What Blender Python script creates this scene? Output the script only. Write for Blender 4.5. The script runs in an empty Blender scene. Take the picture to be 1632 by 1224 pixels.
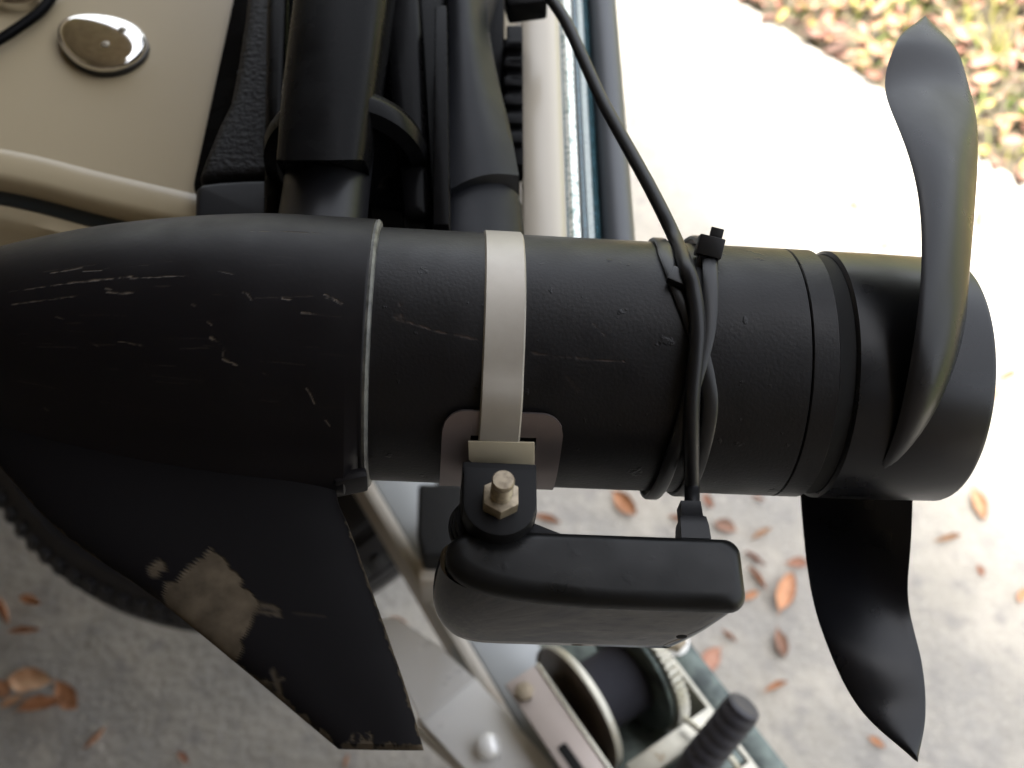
import bpy, bmesh, math, random
from mathutils import Vector, Matrix, noise
rnd = random.Random(7)
S = bpy.context.scene
COL = S.collection
D = math.radians

# ------------------------------------------------------------------ camera
PITCH = D(56.0)                      # degrees below the horizon
CAMZ = 1.25
FPX = 1800.0                         # focal length in photograph pixels (1632 wide)
cam_d = bpy.data.cameras.new('camera')
cam = bpy.data.objects.new('camera', cam_d)
COL.objects.link(cam)
cam.location = (0, 0, CAMZ)
cam.rotation_euler = (math.pi / 2 - PITCH, 0, 0)
cam_d.sensor_width = 36.0
cam_d.lens = FPX / 1632.0 * 36.0
cam_d.clip_start = 0.01
cam_d.clip_end = 500
cam_d.dof.use_dof = True
cam_d.dof.focus_distance = 0.385
cam_d.dof.aperture_fstop = 10.5
S.camera = cam

# ------------------------------------------------------------------ sky, sun, exposure
SUN_EL, SUN_AZ = D(83), D(238)         # azimuth measured from +Y towards +X
w = bpy.data.worlds.new('World'); S.world = w; w.use_nodes = True
nt = w.node_tree
bg = nt.nodes['Background']
sky = nt.nodes.new('ShaderNodeTexSky'); sky.sky_type = 'NISHITA'
sky.sun_disc = False; sky.sun_elevation = SUN_EL; sky.sun_rotation = SUN_AZ
sky.air_density = 1.0; sky.dust_density = 4.0; sky.ozone_density = 0.6
hs = nt.nodes.new('ShaderNodeHueSaturation'); hs.inputs['Saturation'].default_value = 0.28
nt.links.new(sky.outputs[0], hs.inputs['Color']); nt.links.new(hs.outputs[0], bg.inputs[0])
bg.inputs[1].default_value = 0.15
sl = bpy.data.lights.new('sun', 'SUN'); sl.energy = 4.5; sl.angle = D(17); sl.color = (1, .965, .9)
sun = bpy.data.objects.new('sun', sl); COL.objects.link(sun)
sdir = Vector((math.sin(SUN_AZ) * math.cos(SUN_EL), math.cos(SUN_AZ) * math.cos(SUN_EL), math.sin(SUN_EL)))
sun.rotation_euler = sdir.to_track_quat('Z', 'Y').to_euler(); sun.location = (0, 0, 6)
S.view_settings.view_transform = 'Standard'; S.view_settings.look = 'None'
S.view_settings.exposure = 2.5; S.view_settings.gamma = 1.0
S.view_settings.use_curve_mapping = False
S.cycles.max_bounces = 6; S.cycles.diffuse_bounces = 3; S.cycles.glossy_bounces = 3

# ------------------------------------------------------------------ surveying: where a sight line of the photo meets a real surface
CP = Vector((0, 0, CAMZ)); CU = Vector((0, math.sin(PITCH), math.cos(PITCH))); CF = Vector((0, math.cos(PITCH), -math.sin(PITCH)))
def ray(x, y): return CF + Vector((1, 0, 0)) * ((x - 816) / FPX) - CU * ((y - 612) / FPX)
def atd(x, y, d): return CP + ray(x, y) * d
def atz(x, y, z):
    r = ray(x, y); return CP + r * ((z - CAMZ) / r.z)
# motor frame: x along the tube to the propeller, y along the shaft (to the stern), z up
MO = atd(900, 578, .4125); MT = .08
MM = Matrix.Translation(MO) @ Matrix.Rotation(MT, 4, 'Y'); MI = MM.inverted()
def ml(x, y, zl=0.0):                 # motor-frame point at height zl
    o = MI @ CP; r = (MI.to_3x3() @ ray(x, y)); return o + r * ((zl - o.z) / r.z)
def mcyl(x, y, rad):                  # motor-frame point on the near side of a cylinder round the tube axis
    o = MI @ CP; r = (MI.to_3x3() @ ray(x, y))
    a = r.y ** 2 + r.z ** 2; b = 2 * (o.y * r.y + o.z * r.z); c = o.y ** 2 + o.z ** 2 - rad * rad
    q = b * b - 4 * a * c
    t = -b / (2 * a) if q < 0 else (-b - math.sqrt(q)) / (2 * a)
    return o + r * t
EU = Vector((0, math.sin(PITCH), math.cos(PITCH))); ET = Vector((0, -math.cos(PITCH), math.sin(PITCH)))
def er(phi): return EU * math.cos(phi) + ET * math.sin(phi)     # radial direction round the tube
def phi_of(p): return math.atan2(p.dot(ET), p.dot(EU))

# ------------------------------------------------------------------ materials
MATS = {}
def mat(name, col, rough=.5, metal=0.0, spec=.5, var=None, bump=None, coat=0.0, rvar=0.0, wear=None, aniso=0.0, sheen=0):
    """var=(scale, colour2, lo, hi[, detail]); bump=[(scale, strength, dist)...]; wear=(colour, rough)"""
    m = bpy.data.materials.new(name); m.use_nodes = True; MATS[name] = m
    n, l = m.node_tree.nodes, m.node_tree.links
    b = n['Principled BSDF']
    b.inputs['Roughness'].default_value = rough; b.inputs['Metallic'].default_value = metal
    b.inputs['Specular IOR Level'].default_value = spec
    b.inputs['Coat Weight'].default_value = coat; b.inputs['Coat Roughness'].default_value = .08
    b.inputs['Anisotropic'].default_value = aniso
    tc = n.new('ShaderNodeTexCoord'); co = tc.outputs['Object']
    cur = None
    def rgb(c):
        r = n.new('ShaderNodeRGB'); r.outputs[0].default_value = (*c, 1); return r.outputs[0]
    cur = rgb(col)
    for v in (var or []):
        sc, c2, lo, hi = v[:4]; det = v[4] if len(v) > 4 else 6
        t = n.new('ShaderNodeTexNoise'); t.inputs['Scale'].default_value = sc; t.inputs['Detail'].default_value = det
        t.inputs['Roughness'].default_value = .6
        l.new(co, t.inputs['Vector'])
        mr = n.new('ShaderNodeMapRange'); mr.inputs[1].default_value = lo; mr.inputs[2].default_value = hi
        l.new(t.outputs[0], mr.inputs[0])
        mx = n.new('ShaderNodeMix'); mx.data_type = 'RGBA'
        l.new(mr.outputs[0], mx.inputs[0]); l.new(cur, mx.inputs[6]); mx.inputs[7].default_value = (*c2, 1)
        cur = mx.outputs[2]
    rsock = None
    if rvar:
        t = n.new('ShaderNodeTexNoise'); t.inputs['Scale'].default_value = 60; t.inputs['Detail'].default_value = 5
        l.new(co, t.inputs['Vector'])
        mr = n.new('ShaderNodeMapRange'); mr.inputs[1].default_value = .3; mr.inputs[2].default_value = .7
        mr.inputs[3].default_value = rough - rvar; mr.inputs[4].default_value = rough + rvar
        l.new(t.outputs[0], mr.inputs[0]); rsock = mr.outputs[0]; l.new(rsock, b.inputs['Roughness'])
    if wear:
        at = n.new('ShaderNodeAttribute'); at.attribute_name = 'wear'
        t = n.new('ShaderNodeTexNoise'); t.inputs['Scale'].default_value = 160; t.inputs['Detail'].default_value = 6
        l.new(co, t.inputs['Vector'])
        mr = n.new('ShaderNodeMapRange'); mr.inputs[1].default_value = .25; mr.inputs[2].default_value = .75; mr.inputs[3].default_value = .55; mr.inputs[4].default_value = 1.3
        l.new(t.outputs[0], mr.inputs[0])
        wc = n.new('ShaderNodeMix'); wc.data_type = 'RGBA'; wc.blend_type = 'MULTIPLY'; wc.inputs[0].default_value = 1
        wc.inputs[6].default_value = (*wear[0], 1); l.new(mr.outputs[0], wc.inputs[7])
        mx = n.new('ShaderNodeMix'); mx.data_type = 'RGBA'
        l.new(at.outputs['Fac'], mx.inputs[0]); l.new(cur, mx.inputs[6]); l.new(wc.outputs[2], mx.inputs[7]); cur = mx.outputs[2]
        rm = n.new('ShaderNodeMix'); l.new(at.outputs['Fac'], rm.inputs[0])
        if rsock: l.new(rsock, rm.inputs[2])
        else: rm.inputs[2].default_value = rough
        rm.inputs[3].default_value = wear[1]; l.new(rm.outputs[0], b.inputs['Roughness'])
    l.new(cur, b.inputs['Base Color'])
    prev = None
    for (sc, st, di, *th) in (bump or []):
        t = n.new('ShaderNodeTexNoise'); t.inputs['Scale'].default_value = sc; t.inputs['Detail'].default_value = 4
        l.new(co, t.inputs['Vector']); h = t.outputs[0]
        if th:
            mr = n.new('ShaderNodeMapRange'); mr.interpolation_type = 'SMOOTHSTEP'
            mr.inputs[1].default_value = th[0]; mr.inputs[2].default_value = th[1]; l.new(h, mr.inputs[0]); h = mr.outputs[0]
        bp = n.new('ShaderNodeBump'); bp.inputs['Strength'].default_value = st; bp.inputs['Distance'].default_value = di
        l.new(h, bp.inputs['Height'])
        if prev: l.new(prev, bp.inputs['Normal'])
        prev = bp.outputs[0]
    if wear:
        bp = n.new('ShaderNodeBump'); bp.invert = True; bp.inputs['Strength'].default_value = .8; bp.inputs['Distance'].default_value = .0005
        l.new(at.outputs['Fac'], bp.inputs['Height'])
        if prev: l.new(prev, bp.inputs['Normal'])
        prev = bp.outputs[0]
    if prev: l.new(prev, b.inputs['Normal'])
    return m

mat('motor_paint', (.0055, .0051, .0055), .42, spec=.2, bump=[(900, .22, .0004), (140, .25, .0012, .66, .72)], rvar=.07, wear=((.13, .085, .06), .8))
mat('nose_paint', (.0048, .0041, .0047), .45, spec=.13, bump=[(500, .1, .0004)], rvar=.06, wear=((.15, .12, .09), .85))
mat('skeg_paint', (.0042, .0037, .004), .55, spec=.05, bump=[(400, .1, .0004)], rvar=.05, wear=((.060, .047, .032), .9))
mat('prop_plastic', (.0045, .0046, .006), .31, spec=.27, bump=[(300, .04, .0004), (45, .06, .0012)], rvar=.06)
mat('groove', (.004, .004, .004), .7, spec=.2)
mat('seam_aluminium', (.10, .10, .09), .5, .0, var=[(130, (.015, .015, .015), .42, .66)], bump=[(300, .4, .0006)])
mat('steel_band', (.345, .318, .275), .46, .45, var=[(40, (.295, .268, .23), .35, .7)], bump=[(500, .05, .0003)], rvar=.05)
mat('steel_plate', (.2, .17, .165), .36, .8, var=[(30, (.16, .135, .135), .35, .7)], bump=[(400, .05, .0003)])
mat('tab_skylit', (.50, .44, .32), .42, .2, bump=[(400, .05, .0003)])  # sky light on the bent steel tab is painted in as pale yellow
mat('bolt_steel', (.27, .225, .16), .42, .5, var=[(400, (.14, .11, .075), .45, .7)], bump=[(300, .15, .0004)])
mat('bracket_plastic', (.006, .006, .0065), .5, spec=.13, bump=[(300, .1, .0004)])
mat('sonar_cap', (.005, .005, .005), .36, spec=.2, rvar=.12, bump=[(60, .08, .001), (140, .1, .0005, .58, .70)])
mat('sonar_gloss', (.004, .003, .003), .03, spec=1.0, bump=[(25, .02, .001)])
mat('cable_rubber', (.009, .009, .010), .42, spec=.25, bump=[(150, .05, .0005)])
mat('tie_nylon', (.007, .007, .0075), .36, spec=.3, bump=[(200, .05, .0005)])
mat('mount_black', (.0035, .0034, .0036), .26, spec=.035, bump=[(200, .04, .0006)], rvar=.06)
mat('mount_grey', (.007, .0075, .0095), .42, spec=.13, bump=[(300, .06, .0006)], rvar=.05)
mat('mount_textured', (.006, .0055, .006), .5, spec=.1, bump=[(420, .9, .0009)])
mat('shaft_black', (.008, .008, .009), .36, spec=.18, bump=[(400, .1, .0004)])
mat('gelcoat', (.325, .268, .172), .34, spec=.35, var=[(3, (.345, .288, .19), .35, .65)], bump=[(6, .03, .01)], coat=.1)
mat('gelcoat_cap', (.40, .355, .285), .3, spec=.5, coat=.1)
mat('gelcoat_lit_edge', (.36, .30, .197), .34, spec=.35, coat=.05)  # gelcoat made lighter: light on the front lip put into the colour
mat('flake_white', (.72, .74, .70), .3, .55, var=[(450, (.25, .32, .30), .48, .6)], bump=[(450, .5, .001)])
mat('stripe_teal', (.02, .05, .058), .25, spec=.5, var=[(500, (.05, .12, .15), .5, .65)], coat=.3)
mat('stripe_grey', (.30, .34, .33), .3, spec=.5, var=[(500, (.18, .22, .22), .5, .65)], coat=.2)
mat('rail_rubber', (.045, .049, .056), .45, spec=.5, bump=[(80, .05, .002)])
mat('pinstripe', (.012, .016, .018), .35)
mat('chrome', (.78, .76, .72), .07, 1.0, bump=[(40, .03, .002)])
mat('chrome_base', (.02, .02, .02), .4)
mat('screw_steel', (.35, .32, .26), .35, 1.0)
mat('galvanised', (.36, .38, .39), .5, .2, var=[(18, (.33, .35, .36), .4, .65), (7, (.36, .27, .18), .62, .74)], bump=[(60, .1, .002)], rvar=.08)
mat('galvanised_lip', (.40, .37, .32), .5, .15, var=[(14, (.36, .28, .19), .55, .7)], bump=[(60, .1, .002)])
mat('aluminium', (.76, .76, .74), .3, .25, aniso=.4, var=[(4, (.66, .66, .65), .3, .7)], bump=[(300, .06, .0006)], rvar=.03)
mat('winch_zinc', (.52, .50, .42), .33, .5, var=[(25, (.36, .35, .30), .4, .65), (70, (.27, .2, .12), .62, .74)], bump=[(90, .1, .001)])
mat('winch_pink', (.36, .31, .28), .45, .3, var=[(25, (.38, .33, .3), .4, .65)], bump=[(90, .1, .001)])
mat('winch_green', (.13, .16, .145), .4, .5, var=[(40, (.04, .05, .05), .4, .65)], bump=[(90, .1, .001)])
mat('winch_flange', (.13, .095, .07), .35, .6, var=[(40, (.06, .045, .035), .4, .65)], bump=[(90, .1, .001)])
mat('strap_navy', (.010, .010, .016), .85, bump=[(500, .4, .001)])
mat('grip_rubber', (.028, .028, .036), .6, bump=[(300, .15, .001)])
mat('tyre_rubber', (.008, .0075, .009), .55, spec=.45, var=[(30, (.015, .014, .015), .45, .7)], bump=[(90, .25, .003)])
mat('bumper_rubber', (.004, .004, .004), .7, spec=.3, bump=[(90, .2, .002)])
mat('concrete', (.36, .335, .29), .85, spec=.25,
    var=[(4.5, (.30, .287, .265), .4, .64, 4), (13, (.43, .398, .345), .48, .7, 4), (30, (.26, .247, .23), .52, .72, 4), (150, (.50, .46, .40), .58, .7, 5), (320, (.22, .205, .19), .6, .72, 4)],
    bump=[(14, .35, .01), (90, .5, .005), (420, .5, .0015)])
mat('soil', (.09, .07, .045), .9, var=[(9, (.05, .042, .025), .4, .6), (40, (.13, .10, .06), .5, .65)], bump=[(60, .6, .01)])
mat('lawn', (.10, .13, .035), .9, var=[(4, (.13, .11, .05), .4, .6), (30, (.06, .09, .02), .45, .65)], bump=[(60, .6, .02)])
mat('litter_tan', (.36, .22, .12), .7, var=[(20, (.26, .15, .08), .4, .6)])
mat('litter_pink', (.30, .15, .11), .7, var=[(20, (.2, .09, .06), .4, .6)])
mat('litter_dark', (.085, .042, .028), .7)
mat('litter_yellow', (.33, .27, .08), .7)
mat('grass', (.11, .17, .03), .6, var=[(8, (.26, .23, .06), .42, .6)])
mat('leaf_orange', (.52, .255, .13), .6, var=[(60, (.33, .15, .075), .45, .7)])
mat('leaf_tan', (.50, .30, .17), .6, var=[(60, (.36, .17, .08), .45, .7)])
mat('leaf_red', (.42, .21, .135), .6, var=[(60, (.25, .11, .075), .45, .7)])
mat('leaf_brown', (.26, .14, .09), .65, var=[(60, (.10, .05, .03), .45, .7)])
mat('leaf_litter', (.20, .095, .06), .7, var=[(9, (.34, .22, .15), .4, .6), (23, (.09, .04, .025), .5, .62), (37, (.40, .27, .17), .58, .68)])
mat('shade_roof_brown', (.16, .13, .11), .8, var=[(6, (.11, .085, .07), .4, .6)])
mat('shade_wall_brown', (.30, .25, .21), .85, var=[(12, (.22, .17, .14), .4, .6)])

# ------------------------------------------------------------------ object helpers
def tag(o, label=None, cat=None, group=None, kind=None):
    for k, v in (('label', label), ('category', cat), ('group', group), ('kind', kind)):
        if v: o[k] = v
    return o
def empty(name, loc=(0, 0, 0), label=None, cat=None, matrix=None):
    o = bpy.data.objects.new(name, None); COL.objects.link(o); o.empty_display_size = .03
    if matrix is not None: o.matrix_world = matrix
    else: o.location = loc
    return tag(o, label, cat)
def link(name, me, m, parent=None, smooth=True, angle=40):
    o = bpy.data.objects.new(name, me); COL.objects.link(o)
    if m and not me.materials: me.materials.append(MATS[m])
    if parent is not None: o.parent = parent
    if smooth:
        me.polygons.foreach_set('use_smooth', [True] * len(me.polygons))
        try: me.set_sharp_from_angle(angle=D(angle))
        except Exception: pass
    return o
def pyd(name, V, Fc, m, parent=None, smooth=True, angle=40):
    me = bpy.data.meshes.new(name); me.from_pydata([tuple(v) for v in V], [], Fc); me.validate(); me.update()
    bm = bmesh.new(); bm.from_mesh(me); bmesh.ops.recalc_face_normals(bm, faces=bm.faces); bm.to_mesh(me); bm.free()
    return link(name, me, m, parent, smooth, angle)
def frombm(name, bm, m, parent=None, smooth=True, angle=40):
    bmesh.ops.recalc_face_normals(bm, faces=bm.faces)
    me = bpy.data.meshes.new(name); bm.to_mesh(me); bm.free()
    return link(name, me, m, parent, smooth, angle)
def bevel(bm, w, seg=2):
    if w: bmesh.ops.bevel(bm, geom=[e for e in bm.edges if len(e.link_faces) == 2 and e.calc_face_angle(0) > .5], offset=w, segments=seg, affect='EDGES', profile=.6)
def catmull(P, n):
    P = [Vector(p) for p in P]; Q = [P[0] * 2 - P[1]] + P + [P[-1] * 2 - P[-2]]
    out = []
    for k in range(n):
        u = k / (n - 1) * (len(P) - 1); i = min(int(u), len(P) - 2); t = u - i
        a, b, c, d = Q[i:i + 4]
        out.append(.5 * ((2 * b) + (c - a) * t + (2 * a - 5 * b + 4 * c - d) * t * t + (3 * b - a - 3 * c + d) * t ** 3))
    return out
def loftbm(secs, closed=True, caps=True, bm=None):
    bm = bm or bmesh.new(); R = [[bm.verts.new(p) for p in s] for s in secs]
    n = len(secs[0])
    for a, b in zip(R[:-1], R[1:]):
        for i in range(n if closed else n - 1):
            j = (i + 1) % n
            try: bm.faces.new((a[i], a[j], b[j], b[i]))
            except ValueError: pass
    if caps and closed:
        bm.faces.new(R[0][::-1]); bm.faces.new(R[-1])
    return bm
def tubebm(P, rad, n=12, bm=None):
    """round section along a polyline, rad a number or a list"""
    P = [Vector(p) for p in P]; secs = []; nrm = None
    for i, p in enumerate(P):
        t = (P[min(i + 1, len(P) - 1)] - P[max(i - 1, 0)]).normalized()
        if nrm is None: nrm = t.orthogonal().normalized()
        nrm = (nrm - t * nrm.dot(t)).normalized(); b = t.cross(nrm)
        r = rad[i] if isinstance(rad, (list, tuple)) else rad
        secs.append([p + (nrm * math.cos(2 * math.pi * k / n) + b * math.sin(2 * math.pi * k / n)) * r for k in range(n)])
    return loftbm(secs, bm=bm)
def lathebm(prof, n=64, org=Vector(), ax=Vector((1, 0, 0)), bm=None, closed=False):
    """prof = [(along, radius)...] round ax"""
    ax = Vector(ax).normalized(); u = ax.orthogonal().normalized(); v = ax.cross(u)
    secs = [[Vector(org) + ax * a + (u * math.cos(2 * math.pi * k / n) + v * math.sin(2 * math.pi * k / n)) * max(r, 1e-5) for k in range(n)] for a, r in prof]
    if closed: secs.append(secs[0])
    bm = loftbm(secs, caps=not closed, bm=bm)
    bmesh.ops.remove_doubles(bm, verts=bm.verts, dist=1e-6)
    return bm
def barbm(p0, p1, wd, ht, up=Vector((0, 0, 1)), bev=.001, bm0=None):
    """box from p0 to p1; wd across, ht along up; p0-p1 is the centre of the TOP face"""
    p0, p1 = Vector(p0), Vector(p1); t = (p1 - p0).normalized(); s = t.cross(up).normalized(); u = s.cross(t)
    bm = bmesh.new()
    c = [p + s * a * wd / 2 - u * b * ht for p in (p0, p1) for a, b in ((-1, 0), (1, 0), (1, 1), (-1, 1))]
    v = [bm.verts.new(x) for x in c]
    for f in ((0, 1, 2, 3), (4, 5, 6, 7), (0, 1, 5, 4), (1, 2, 6, 5), (2, 3, 7, 6), (3, 0, 4, 7)): bm.faces.new([v[i] for i in f])
    bmesh.ops.recalc_face_normals(bm, faces=bm.faces); bevel(bm, bev)
    return bm
def prismbm(poly, depth, down=Vector((0, 0, -1)), bev=.001, seg=2):
    """poly = list of points, pushed by depth along down"""
    bm = bmesh.new(); a = [bm.verts.new(p) for p in poly]; b = [bm.verts.new(Vector(p) + Vector(down) * depth) for p in poly]
    bm.faces.new(a); bm.faces.new(b[::-1])
    for i in range(len(a)):
        j = (i + 1) % len(a); bm.faces.new((a[i], b[i], b[j], a[j]))
    bmesh.ops.recalc_face_normals(bm, faces=bm.faces); bevel(bm, bev, seg)
    return bm
def smoothpoly(pts, n):
    P = [Vector(p) for p in pts]; k = len(P); out = []
    for j in range(n):
        u = j / n * k; i = int(u); t = u - i
        a, b, c, d = P[(i - 1) % k], P[i], P[(i + 1) % k], P[(i + 2) % k]
        out.append(.5 * ((2 * b) + (c - a) * t + (2 * a - 5 * b + 4 * c - d) * t * t + (3 * b - a - 3 * c + d) * t ** 3))
    return out
def wearattr(o, vals):
    a = o.data.attributes.new('wear', 'FLOAT', 'POINT'); a.data.foreach_set('value', vals)
def nz(x, y, s, seed=0, o=5): return noise.fractal(Vector((x * s, y * s, seed)), .7, 2.0, o)

# ================================================================== SETTING
# ground under everything, the concrete slab, the verge
def plane(name, pts, z, m, thick=0, bev=0):
    return frombm(name, prismbm([(x, y, z) for x, y in pts], thick, bev=bev), m, smooth=False) if thick else pyd(name, [(x, y, z) for x, y in pts], [list(range(len(pts)))], m, smooth=False)
tag(plane('lawn', [(-150, -150), (150, -150), (150, 150), (-150, 150)], -.03, 'lawn'), kind='structure')
E0, E1 = Vector((.385, 1.646)), Vector((.777, 1.213)); ED = (E1 - E0).normalized(); EN = Vector((-ED.y, ED.x))
if EN.x < 0: EN = -EN
def edge_off(t): return .006 * math.sin(t * 9) + .004 * math.sin(t * 23 + 1)
ep = [E0 + ED * t + EN * edge_off(t) for t in [-6 + .08 * i for i in range(120)]]
slab = [(p.x, p.y) for p in ep] + [(5.0, -6), (-6, -6), (-6, 5.8)]
tag(plane('driveway', slab, 0, 'concrete', .06, 0), kind='structure')
vp = [E0 + ED * t + EN * (edge_off(t) - .01) for t in [-6 + .08 * i for i in range(120)]] + [E1 + ED * 3.2 + EN * 4, E0 - ED * 6 + EN * 4]
tag(plane('verge_soil', [(p.x, p.y) for p in vp], -.012, 'soil'), kind='structure')

# unseen roof and walls, added only to shade the boat from above, left and behind
RN = Vector((.85, .53, 0)).normalized(); RT = Vector((-RN.y, RN.x, 0)); RC = .74
rp = [RN * RC + RT * 7, RN * RC - RT * 7, RN * (-7) - RT * 7, RN * (-7) + RT * 7]
o = frombm('shade_roof', prismbm([(p.x, p.y, 2.5) for p in rp], .12, Vector((0, 0, 1)), 0), 'shade_roof_brown', smooth=False); tag(o, kind='structure')
o = frombm('shade_wall_left', barbm((-2.6, -3.2, 2.5), (-2.6, 4.6, 2.5), .2, 2.5, bev=0), 'shade_wall_brown', smooth=False); tag(o, kind='structure')
o = frombm('shade_wall_rear', barbm((-2.5, -2.4, 2.5), (3.6, -2.4, 2.5), .2, 2.5, bev=0), 'shade_wall_brown', smooth=False); tag(o, kind='structure')

# ================================================================== BOAT
boat = empty('boat', (-.3, 1.2, .45), 'cream fibreglass boat bow with teal striped gunwale and dark rub rail', 'boat')
BI = Matrix.Translation(-Vector(boat.location))
def bpart(name, bm, m, **k):
    bm.transform(BI); return frombm(name, bm, m, boat, **k)
DZ = .850
# deck plan: right edge straight along y, front edge swinging back to the left
fr = [(-.012, .336), (-.06, .338), (-.11, .345), (-.15, .3575), (-.20, .3725), (-.243, .3862), (-.32, .405), (-.45, .455), (-.62, .545), (-.80, .675)]
fr = [(p.x, p.y) for p in catmull([(a, b, 0) for a, b in fr], 40)]
def decksec(off, z):                   # deck outline moved inward by off
    return [Vector((.004 - 0, 2.6, z)), Vector((.004, .334 + off, z))] + [Vector((x, y + off, z)) for x, y in fr] + [Vector((-.9, 2.6, z))]
secs = [decksec(.020, DZ), decksec(.0195, DZ - .002), decksec(.01, DZ - .004), decksec(.006, DZ - .010)]
bm = loftbm(secs, caps=False); bm.faces.new(bm.verts[:len(secs[0])])
bpart('deck', bm, 'gelcoat', angle=60)
bpart('deck_edge', loftbm([decksec(.0235, DZ - .0010), decksec(.0215, DZ + .0002), decksec(.016, DZ + .0007), decksec(.007, DZ + .0004), decksec(.0045, DZ - .0006), decksec(.0032, DZ - .0025), decksec(.0028, DZ - .0105)], caps=False), 'gelcoat_lit_edge', angle=60)
secs = [decksec(.0035, DZ - .0095), decksec(-.003, DZ - .0105), decksec(-.0042, DZ - .0120), decksec(-.0042, DZ - .026)]
bpart('deck_trim', loftbm(secs, caps=False), 'pinstripe', angle=60)
hs2 = [decksec(-.0030, DZ - .0120), decksec(-.012, DZ - .0126), decksec(-.015, DZ - .0185), decksec(-.015, DZ - .038)]
for k in range(9):
    t = k / 8; off = .0005 + .36 * t ** 1.15; z = DZ - .045 - .40 * t
    s = decksec(off, z); hs2.append([Vector((p.x - .20 * t, p.y, p.z)) for p in s])
bpart('hull', loftbm(hs2, caps=False), 'gelcoat', angle=60)
# gunwale: profile strips swept along y (x outward, z)
def strip(name, prof, m, y0=.322, y1=2.6, bulge=0):
    bm = bmesh.new(); secs = []
    for k in range(30):
        t = k / 29; y = y0 + (y1 - y0) * t ** 1.6
        dx = -.0 + .004 * math.sin(max(0, .47 - y) * 0) + .012 * max(0, y - .6)
        secs.append([Vector((x + dx, y, z)) for x, z in prof])
    return bpart(name, loftbm(secs, bm=bm), m, angle=50)
strip('gunwale_cap', [(.0045, .846), (.0045, .854), (.006, .8556), (.018, .8556), (.0215, .8545), (.0248, .852), (.0262, .848), (.0262, .838), (.0045, .838)], 'gelcoat_cap')
strip('glitter_stripe', [(.0265, .836), (.0265, .8475), (.029, .8490), (.0325, .8470), (.0335, .836)], 'flake_white')
strip('teal_stripe', [(.0255, .834), (.0255, .8483), (.0266, .8483), (.0266, .834)], 'stripe_teal')
strip('teal_stripe', [(.0337, .834), (.0337, .8462), (.0360, .8455), (.0362, .834)], 'stripe_teal')
strip('grey_stripe', [(.0364, .833), (.0364, .8452), (.0394, .8430), (.0394, .833)], 'stripe_grey')
strip('teal_stripe', [(.0396, .832), (.0396, .8428), (.0428, .8395), (.0428, .832)], 'stripe_teal')
rr = [(.0430 + .0085 + .0085 * math.cos(a), .834 + .0095 * math.sin(a)) for a in [math.pi * 2 * k / 18 for k in range(18)]]
strip('rub_rail', rr, 'rail_rubber')

# teardrop chrome fitting on the deck
Lc = atz(163, 76, DZ)
lf = bpart  # parts of the boat
fit = empty('deck_light'); fit.parent = boat; fit.location = BI @ Lc
fit['label'] = 'chrome teardrop deck fitting with two screws'
def tear(sc, z, n=48):
    out = []
    for k in range(n):
        a = 2 * math.pi * k / n
        x, y = math.cos(a), math.sin(a)
        x2 = x * .0262; wy = .0182 * (1 + .20 * x)          # blunt towards +x
        out.append(Matrix.Rotation(D(-34), 3, 'Z') @ Vector((x2 * sc, y * wy * sc, z)))
    return out
frombm('gasket', loftbm([tear(1.05, 0), tear(1.05, .003), tear(1.0, .0036)]), 'chrome_base', fit)
dome = [tear(1.03, .0034), tear(1.035, .0050), tear(1.0, .0066)] + [tear(math.cos(t * math.pi / 2) * .95 + .02, .0068 + .0026 * math.sin(t * math.pi / 2)) for t in [i / 12 for i in range(13)]]
frombm('chrome_cover', loftbm(dome), 'chrome', fit, angle=70)
for dx, dy in ((.0125, .0035), (.006, -.0085)):
    q = Vector((dx, dy, .0078)); bm = lathebm([(0, .0024), (.0012, .0024), (.0018, .0019), (.0019, .0008), (.0012, .0006)], 20, q, (0, 0, 1))
    frombm('screw', bm, 'screw_steel', fit)
# black bungee cord lying on the deck, far corner
o = frombm('rope', tubebm(catmull([atz(-60, 90, DZ + .006), atz(-10, 68, DZ + .006), atz(35, 40, DZ + .006), atz(70, 12, DZ + .006), atz(90, -25, DZ + .006), atz(92, -80, DZ + .006)], 30), .0030), 'mount_black')
tag(o, 'thin black cord crossing the cream deck in the far corner', 'cord')
bm = lathebm([(0, .021), (.006, .021), (.010, .017), (.011, .002)], 40, atz(45, -18, DZ), (0, 0, 1))
o = frombm('deck_cap', bm, 'chrome'); tag(o, 'round chrome cap on the cream deck behind the cord', 'cap')

# ================================================================== BOW MOUNT of the motor
mount = empty('bow_mount', (-.09, .5, DZ), 'black plastic and metal trolling motor mount standing on the deck', 'motor mount')
NI = Matrix.Translation(-Vector(mount.location))
def mpart(name, bm, m, **k):
    bm.transform(NI); return frombm(name, bm, m, mount, **k)
def polyz(pts, z): return [atz(x, y, z) for x, y in pts]
# base slab
mpart('base_plate', prismbm([(-.150, .372, .864), (-.012, .372, .864), (-.004, .46, .864), (-.004, .95, .864), (-.15, .95, .864)], .0135, bev=.003), 'mount_black')
# left rest: textured wing and its foot
mpart('side_wing', prismbm(polyz([(312, 286), (326, 246), (345, 200), (366, 158), (378, 100), (390, 20), (398, -60), (470, -60), (460, 280), (400, 281), (350, 283)], .893), .04, bev=.006, seg=4), 'mount_textured')
mpart('side_foot', prismbm(polyz([(309, 360), (311, 300), (322, 291), (350, 288), (400, 285), (460, 285), (460, 365)], .892), .04, bev=.003, seg=3), 'mount_grey')
for (a, b, c) in ((388, 58, 20), (384, 88, 18), (378, 118, 16)):
    q = atz(a + 10, b, .886); mpart('rib', barbm(q - Vector((.0035, 0, 0)), q + Vector((.004, 0, 0)), .0065, .03, bev=.001), 'mount_black')
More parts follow.
